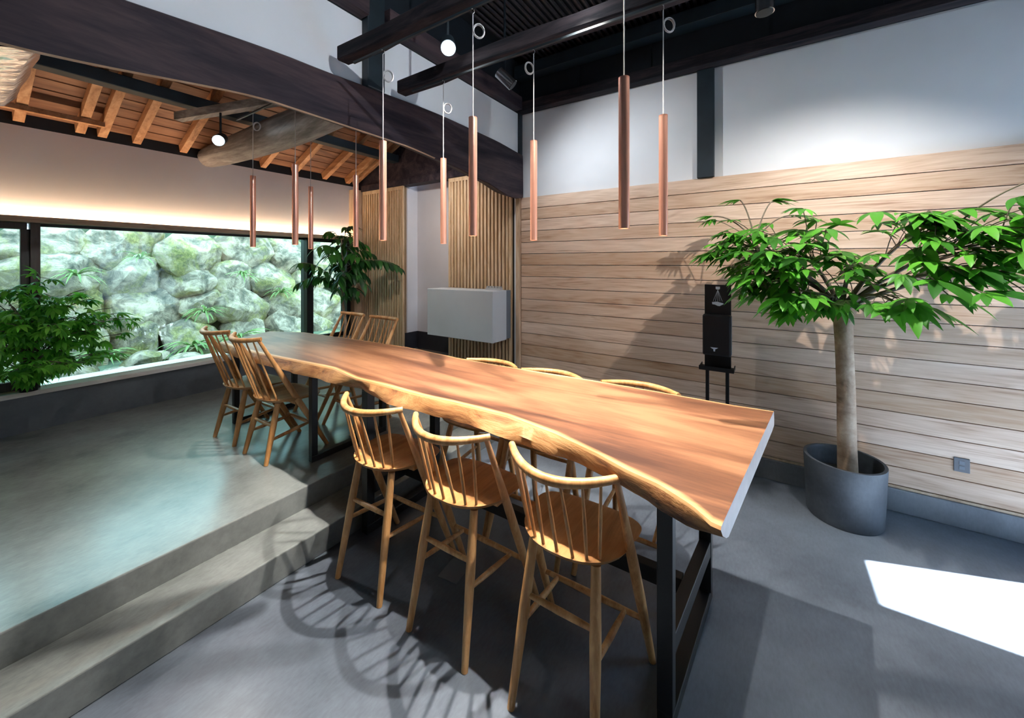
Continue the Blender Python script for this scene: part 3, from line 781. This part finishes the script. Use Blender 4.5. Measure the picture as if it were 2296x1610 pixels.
# ------------------------------------------------------------------ white wall cabinet
cabt = thing('wall_cabinet', 'white rectangular cabinet hung in front of the slatted door', 'cabinet', (3.5, 2.915, .85))
b = MB(); b.box(-.18, -.483, 0, .08, .483, .55); b.build('cabinet_body', M_cab, cabt, bevel=.006)
b = MB(); b.box(.081, -.475, .005, .172, .475, .545)
b.build('back_box', M_cabg, cabt)
b = MB(); b.box(.0, -.45, .551, .05, -.25, .575)
for i in range(5): b.box(.005, -.445 + i * .04, .576, .045, -.42 + i * .04, .592)
b.build('control_strip', M_cord, cabt)

# ------------------------------------------------------------------ dispenser stand
ds = thing('sanitizer_stand', 'black hand sanitizer dispenser on a slim two-legged stand against the plank wall', 'dispenser stand', (3.45, .335, 0))
b = MB(); b.box(-.15, -.15, 0, .12, .15, .012); b.build('base_plate', M_blackp, ds, bevel=.003)
for y in (-.065, .075):
    b = MB(); b.bar((.0, y, .012), (.0, y, .87), .024, .024, up=(0, 1, 0)); b.build('pole', M_blackp, ds, bevel=.002)
b = MB(); b.box(-.09, -.115, .868, .07, .125, .875)
b.box(-.09, -.115, .875, -.084, .125, .90); b.box(-.09, -.115, .875, .07, -.109, .895); b.box(-.09, .119, .875, .07, .125, .895)
b.build('drip_tray', M_blackp, ds, bevel=.001)
b = MB(); b.box(.0, -.09, .875, .02, .095, 1.53); b.build('back_board', M_blackp, ds, bevel=.003)
b = MB(); b.box(-.085, -.095, .985, .0, .10, 1.30); disp = b.build('dispenser', M_blackp, ds, bevel=.012)
b = MB(); b.box(-.075, -.098, 1.0, -.02, -.0955, 1.29); b.build('side_window', M_outlet, disp)
b = MB(); b.add([(-.0865, .045, 1.05), (-.0865, -.01, 1.05), (-.0865, .003, 1.04), (-.0865, .010, 1.038), (-.0865, .012, 1.02), (-.0865, .022, 1.02), (-.0865, .024, 1.038), (-.0865, .032, 1.04)], [(0, 1, 2, 3, 4, 5, 6, 7)]); b.build('nozzle_mark', M_icon, disp)
ic = MB(); xx = -.0012
ic.add([(xx, .016, 1.515), (xx, -.014, 1.515), (xx, -.014, 1.498), (xx, -.006, 1.492), (xx, .008, 1.492), (xx, .016, 1.498)], [tuple(range(6))])
for (ya, yb_) in ((.002, .034), (.002, .018), (.001, .002), (0, -.014), (0, -.030)):
    ic.add([(xx, ya + .001, 1.488), (xx, ya - .001, 1.488), (xx, yb_ - .001, 1.40), (xx, yb_ + .001, 1.40)], [(0, 1, 2, 3)])
ic.add([(xx, .042, 1.392), (xx, .040, 1.375), (xx, .022, 1.373), (xx, .002, 1.364), (xx, -.012, 1.363), (xx, -.026, 1.372), (xx, -.042, 1.381), (xx, -.030, 1.388), (xx, -.012, 1.392), (xx, .004, 1.397), (xx, .022, 1.395)], [tuple(range(11))])
ic.build('hand_pictogram', M_icon, ds)

# ------------------------------------------------------------------ outlet
ot = thing('wall_outlet', 'dark grey outlet plate low on the plank wall beyond the big plant pot', 'outlet', (XW, -1.035, .40))
b = MB(); b.box(-.007, -.036, -.045, 0, .036, .045); b.build('cover_plate', M_outlet, ot, bevel=.002)
for z in (-.016, .016):
    b = MB(); b.box(-.009, -.012, z - .011, -.007, .012, z + .011); b.build('socket', M_cabg, ot)
# floor vent plate under the stools
b = MB(); b.box(-.07, -.06, 0, .07, .06, .004); 
fv = thing('floor_plate', 'small patterned metal plate on the floor between the stools', 'floor plate', (1.62, 1.45, 0), R(8))
b.build('plate', M_outlet, fv, bevel=.001)

# ------------------------------------------------------------------ plants
def leaflet(b, base, d, up, length, width, droop, seg=5, fold=.25):
    d = d.normalized(); sd = d.cross(up); sd = sd.normalized() if sd.length > 1e-4 else Vector((1, 0, 0)); u = sd.cross(d)
    vs = []; p = base.copy(); step = length / seg; dd = d.copy()
    for i in range(seg + 1):
        f = i / seg; wdt = width * (math.sin(PI * min(1, (f * .93 + .05)) ** .85)) if i < seg else 0.001
        vs += [p - sd * wdt / 2 + u * fold * wdt * .5, p.copy(), p + sd * wdt / 2 + u * fold * wdt * .5]
        dd = (dd + Vector((0, 0, -droop / seg))).normalized(); p = p + dd * step; u = sd.cross(dd)
    fs = []
    for i in range(seg):
        a = i * 3; fs += [(a, a + 1, a + 4, a + 3), (a + 1, a + 2, a + 5, a + 4)]
    b.add(vs, fs, 0, True)
def palmate(b, base, d, rnd, size, n, wr, droop, spread=2.5):
    """a hand of leaflets joined at one point; all belong to one leaf"""
    d = d.normalized(); up = Vector((rnd.uniform(-.3, .3), rnd.uniform(-.3, .3), 1)).normalized()
    sd = d.cross(up).normalized(); u = sd.cross(d)
    for i in range(n):
        a = (i - (n - 1) / 2) / ((n - 1) / 2) * spread / 2 * 1.0
        ld = d * math.cos(a) + sd * math.sin(a)
        sz = size * (1 - .38 * abs(a) / (spread / 2) ) * rnd.uniform(.9, 1.05)
        leaflet(b, base, ld, u, sz, sz * wr, droop * rnd.uniform(.8, 1.2))
FW = Vector((math.cos(R(YAW)), math.sin(R(YAW)), 0)); RT = Vector((math.sin(R(YAW)), -math.cos(R(YAW)), 0))
# big tree
tr = thing('potted_tree', 'tall potted tree with broad hand-shaped leaves beside the plank wall', 'plant', (3.42, -.42, 0))
b = MB(); b.lathe([(0, 0), (.196, 0), (.203, .012), (.218, .37), (.218, .388), (.200, .388), (.195, .36), (.188, .26), (0, .26)], 56)
b.build('pot', M_pot, tr)
b = MB(); b.lathe([(0, .262), (.187, .262)], 40); b.build('soil', M_soil, tr)
b = MB(); pts = [(-.01, -.02, .26), (-.01, -.015, .5), (-.012, -.01, .85), (-.015, .0, 1.15), (-.01, .005, 1.32), (.0, .01, 1.42)]
b.tube(pts, [.056, .052, .050, .049, .053, .040], 18); b.build('trunk', M_trunk, tr)
rnd = random.Random(21)
lv = MB(); br = MB()
top_ = Vector((0, .01, 1.38))
CL = [  # offset along the wall (-y is toward the camera side), away from wall (-x), height, radius, leaf count
    ((-.20, .28, 1.78), (.20, .26, .22), 36), ((-.22, .60, 1.84), (.18, .22, .16), 32), ((-.12, .36, 1.57), (.16, .26, .14), 30),
    ((-.40, .42, 1.70), (.16, .25, .16), 18), ((-.18, -.02, 1.66), (.2, .14, .16), 16), ((-.10, .06, 1.44), (.12, .12, .05), 9),
    ((-.30, -.36, 1.93), (.20, .20, .15), 26), ((-.40, -.56, 1.84), (.20, .16, .18), 28), ((-.45, -.42, 1.64), (.16, .18, .12), 20), ((-.36, -.20, 1.46), (.12, .12, .06), 9),
    ((-.50, -.68, 1.66), (.12, .10, .16), 12), ((-.28, .26, 1.45), (.14, .16, .07), 16), ((-.16, .50, 1.70), (.14, .3, .12), 16)]
for (cx, cyy, cz), (ax, ay, az), n in CL:
    cc = Vector((cx, cyy, cz))
    midp = top_ + (cc - top_) * .5 + Vector((0, 0, .10))
    bp = bez(top_, midp + Vector((0, 0, .06)), cc, 8); br.tube(bp, [.016 - .0012 * i for i in range(9)], 7)
    for i in range(n):
        q = Vector((rnd.gauss(0, .5) * ax, rnd.gauss(0, .5) * ay, rnd.gauss(0, .5) * az))
        tip = cc + q
        tip.x = min(tip.x, .13)
        start = bp[rnd.randint(4, 8)]
        out = (tip - Vector((0, 0, 1.45))); out.z *= .25; out.normalize()
        d = (out + Vector((rnd.uniform(-.6, .3), rnd.uniform(-.6, .6), rnd.uniform(-.55, .05)))).normalized()
        br.tube(bez(start, (start + tip) / 2 + Vector((0, 0, .06)), tip, 4), .0028, 4, cap=False)
        sz = rnd.uniform(.13, .215)
        if tip.x + d.x * sz > .24: d.x = -abs(d.x)
        palmate(lv, tip, d, rnd, sz * (1.12 if tip.y < -.2 else 1), rnd.choice((5, 5, 7)), .31, rnd.uniform(.35, .95), 3.3)
# sparse top sprigs
for (ox, oy, oz, dy) in ((-.05, .60, 2.17, .8), (-.05, .78, 2.06, .9), (-.1, .40, 2.14, -.5), (-.45, -.70, 2.12, -.7), (-.2, .28, 2.02, -.3)):
    tip = Vector((ox, oy, oz)); st_ = Vector((-.25, .5 if oy > 0 else -.4, 1.85))
    br.tube(bez(st_, (st_ + tip) / 2 + Vector((0, 0, .1)), tip, 8), .0045, 6)
    for q in range(2): palmate(lv, tip, Vector((rnd.uniform(-.5, .1), dy, rnd.uniform(-.1, .15))), rnd, .15, 5, .26, .5, 1.6)
br.build('branches', M_twig, tr); lv.build('foliage', M_leaf, tr)

# corner plant with long drooping leaflets
cp = thing('potted_plant', 'dark green leafy plant standing behind the table by the window corner', 'plant', (3.12, 4.78, PZ))
b = MB(); b.lathe([(0, 0), (.13, 0), (.16, .28), (.16, .30), (.145, .30), (.14, .26), (0, .26)], 36); b.build('pot', M_pot, cp)
b = MB(); b.tube([(0, 0, .2), (.03, -.02, .6), (-.02, 0, 1.0), (.0, 0, 1.35), (-.02, 0, 1.75)], [.022, .019, .017, .014, .008], 9); b.build('trunk', M_trunk, cp)
lv = MB(); br = MB(); rnd = random.Random(5)
arms = [((-.02, 0, 1.05), (-.62, -.10, 1.42), 11), ((0, 0, 1.1), (-.50, .10, 1.18), 10), ((0, 0, 1.3), (.50, -.45, 1.40), 11), ((0, 0, 1.35), (.42, -.62, 1.36), 11), ((0, 0, 1.4), (-.38, -.1, 1.62), 9),
        ((0, 0, 1.5), (.22, -.12, 1.68), 9), ((-.01, 0, 1.2), (.20, -.20, 1.25), 10), ((0, 0, 1.2), (-.22, -.22, 1.1), 9), ((0, 0, 1.55), (-.15, .05, 1.82), 8), ((0, 0, 1.65), (.12, 0, 1.9), 8), ((0, 0, 1.0), (.12, -.1, .98), 8), ((0, 0, 1.35), (.02, -.3, 1.5), 9), ((0, 0, 1.25), (-.05, .2, 1.35), 9), ((0, 0, 1.5), (.0, -.2, 1.75), 8), ((0, 0, 1.3), (-.3, -.15, 1.5), 9), ((0, 0, 1.1), (.25, -.1, 1.45), 9), ((0, 0, 1.0), (-.15, -.25, 1.3), 9), ((0, 0, 1.2), (.12, -.3, 1.15), 9), ((0, 0, 1.4), (-.2, 0, 1.6), 9), ((0, 0, 1.4), (.3, -.2, 1.55), 9), ((0, 0, .9), (.05, -.25, 1.05), 8)]
for a, e, n in arms:
    a, e = Vector(a), Vector(e); p = bez(a, (a + e) / 2 + Vector((0, 0, .22)), e, 12); br.tube(p, .004, 5)
    for i in range(n):
        q = p[int(2 + 10 * i / (n - 1))]; tdir = (p[-1] - p[0]).normalized(); sd = tdir.cross(Vector((0, 0, 1)))
        for s in (-1, 1):
            d = tdir * .5 + sd * s * .6 + Vector((rnd.uniform(-.2, .2), rnd.uniform(-.2, .2), -.35))
            leaflet(lv, q.copy(), d, Vector((0, 0, 1)), rnd.uniform(.13, .22), rnd.uniform(.045, .065), 1.3, 5)
for i in range(14):
    d = Vector((math.cos(i * 2.4), math.sin(i * 2.4), rnd.uniform(-.2, .5))); leaflet(lv, Vector((-.02, 0, 1.78)), d, Vector((0, 0, 1)), .13, .035, .8)
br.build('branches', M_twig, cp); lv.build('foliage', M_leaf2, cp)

# sill plant
sp = thing('potted_plant', 'bright green bushy plant on the sill at the left end of the window', 'plant', (.50, 5.20, .625))
b = MB(); b.lathe([(0, 0), (.05, 0), (.06, .09), (.06, .10), (.052, .10), (.05, .08), (0, .08)], 28); b.build('pot', M_blackp, sp)
lv = MB(); br = MB(); rnd = random.Random(9)
for i in range(56):
    an = rnd.uniform(0, 2 * PI); rr_ = rnd.uniform(.1, .58) ; hh = rnd.uniform(.15, 1.12) * (1 - .45 * rr_)
    e = Vector((math.cos(an) * rr_ * 1.0 + .02, -abs(math.sin(an)) * rr_ * .7 - .02, hh + .02))
    p = bez((0, 0, .08), Vector((e.x * .2, e.y * .2, e.z * .9 + .05)), e, 9); br.tube(p, .0035, 5)
    for q in range(9):
        bp = p[rnd.randint(4, 9)]; d = Vector((e.x + rnd.uniform(-.6, .6), e.y + rnd.uniform(-.6, .3), rnd.uniform(-.5, .3))).normalized()
        tip = bp + d * rnd.uniform(.03, .09)
        if tip.y > -.0: tip.y = -abs(tip.y) * .3
        br.tube([bp, tip], .0018, 4, cap=False)
        if d.y > 0: d.y = -d.y
        palmate(lv, tip, d, rnd, rnd.uniform(.08, .125), 7, .30, rnd.uniform(.6, 1.2), 3.6)
br.build('stems', M_twig, sp); lv.build('foliage', M_leaf3, sp)

# ------------------------------------------------------------------ garden
b = MB(); n = 24; vs = []; fs = []
for i in range(n + 1):
    for j in range(13):
        x = -5 + 12 * i / n; yy = 5.42 + j * .2
        vs.append((x, yy, .42 + .05 * mnoise.noise(Vector((x * 2, yy * 2, 0))) + .05 * (j / 12)))
for i in range(n):
    for j in range(12): a = i * 13 + j; fs.append((a, a + 13, a + 14, a + 1))
b.add(vs, fs, 0, True); struct(b.build('floor', M_earth))
WY = 6.9
sw = thing('stone_wall', 'mossy retaining wall of rough grey boulders outside the window', 'stone wall', (1.5, WY, .4))
b = MB(); b.add([(-7, .16, -.4), (6, .16, -.4), (6, .75, 2.1), (-7, .75, 2.1)], [(0, 1, 2, 3)]); b.build('earth_bank', M_earth, sw)
def rock(rx_, ry_, rz_, seed, sub=4):
    """angular boulder: an ico sphere cut by random planes, then roughened"""
    import bmesh
    bm = bmesh.new(); bmesh.ops.create_icosphere(bm, subdivisions=sub, radius=1.0)
    r = random.Random(seed)
    pl = []
    for i in range(11):
        v = Vector((r.gauss(0, 1), r.gauss(0, 1), r.gauss(0, 1))).normalized(); pl.append((v, r.uniform(.62, .88)))
    off = Vector((seed * 1.7, seed * .9, 3.3))
    for v in bm.verts:
        p = v.co.copy()
        for nrm, dd in pl:
            q = p.dot(nrm)
            if q > dd: p -= nrm * (q - dd) * .97
        p *= 1 + .06 * mnoise.noise(p * 2.5 + off) + .04 * mnoise.noise(p * 6 + off) + .02 * mnoise.noise(p * 14 + off)
        v.co = Vector((p.x * rx_, p.y * ry_, p.z * rz_))
    me = bpy.data.meshes.new('boulder'); bm.to_mesh(me); bm.free()
    me.polygons.foreach_set('use_smooth', [True] * len(me.polygons)); me.set_sharp_from_angle(angle=R(28))
    me.materials.append(M_stone); return me
rnd = random.Random(12); cnt = 0
row = 0; zz = .12
while zz < 1.95:
    x = -4.6 + rnd.uniform(0, .4)
    hgt = rnd.uniform(.46, .60)
    while x < 4.4:
        wd = rnd.uniform(.50, .92)
        if -4.3 < x + 0:
            me = rock(wd * .64, .30, hgt * rnd.uniform(.62, .84), cnt + 5)
            o = bpy.data.objects.new('boulder', me); C.objects.link(o); o.parent = sw
            o.location = (x + wd / 2, .12 + zz * .24 + rnd.uniform(-.04, .04), zz + rnd.uniform(-.07, .07)); o.rotation_euler = (rnd.uniform(-.3, .3), rnd.uniform(-.45, .45), rnd.uniform(-.3, .3)); cnt += 1
        x += wd * .90
    zz += hgt * .86; row += 1
print('boulders', cnt)
rnd = random.Random(31)
spots = [(-1.2, 6.1, .17), (-.5, 5.9, .13), (.15, 6.3, .15), (.45, 5.85, .12), (.9, 6.2, .17), (1.15, 5.9, .12), (1.45, 6.25, .2), (1.8, 6.0, .15), (2.1, 6.3, .17), (2.4, 5.95, .13), (2.75, 6.3, .16), (3.2, 6.2, .22), (3.6, 6.0, .16), (.7, 6.45, .14), (1.65, 6.5, .15)]
where = ['far left beyond the window post', 'beyond the left window post', 'beside the left window post', 'under the sill plant', 'just past the sill plant', 'close to the glass past the sill plant', 'long pale one by the sill', 'before the round grey stones', 'in the middle of the window', 'behind the backs of the near chairs', 'right of the near chairs', 'white one over the end of the table', 'past the black window post', 'small one at the wall foot by the sill plant', 'small one at the foot of the wall mid window']
for i, (x, y, s) in enumerate(spots):
    me = rock(s * 1.25, s, s * .75, 300 + i, 2); o = bpy.data.objects.new('garden_stone', me); C.objects.link(o)
    o.location = (x, y, .46 + s * .25); o.rotation_euler = (0, 0, rnd.uniform(0, 3))
    tag(o, 'loose garden stone outside, ' + where[i], 'stone', 'loose stones in front of the boulder wall')
ferns = [(.55, 6.45, .55, .38), (1.15, 6.5, .62, .36), (1.95, 6.4, .60, .42), (2.55, 6.55, .6, .45), (2.2, 6.75, 1.0, .32), (1.0, 6.85, 1.55, .3), (2.75, 6.95, 1.5, .3), (3.3, 6.9, 1.2, .3), (.2, 6.75, 1.2, .34), (1.55, 6.85, 1.75, .28)]
fl = ['low behind the sill plant', 'with white stalks low in the middle left', 'tall one behind the near chairs', 'low one left of the black window post', 'growing on the wall above the near chairs', 'high on the wall near the left', 'high on the wall by the corner plant', 'on the wall past the black window post', 'on the wall by the left window post', 'high on the wall in the middle']
for (x, y, z, s), l in zip(ferns, fl):
    b = MB()
    for i in range(30):
        a = rnd.uniform(0, 2 * PI); d = Vector((math.cos(a), -abs(math.sin(a)) * .8 - .05, rnd.uniform(.35, 1.6)))
        leaflet(b, Vector((0, 0, 0)), d, Vector((0, 0, 1)), s * rnd.uniform(.7, 1.1), s * .085, 1.5, 6)
    o = b.build('fern', M_fern, None, loc=(x, y - .12, z)); tag(o, 'pale green fern outside the window, ' + l, 'fern', 'ferns in front of the boulder wall')
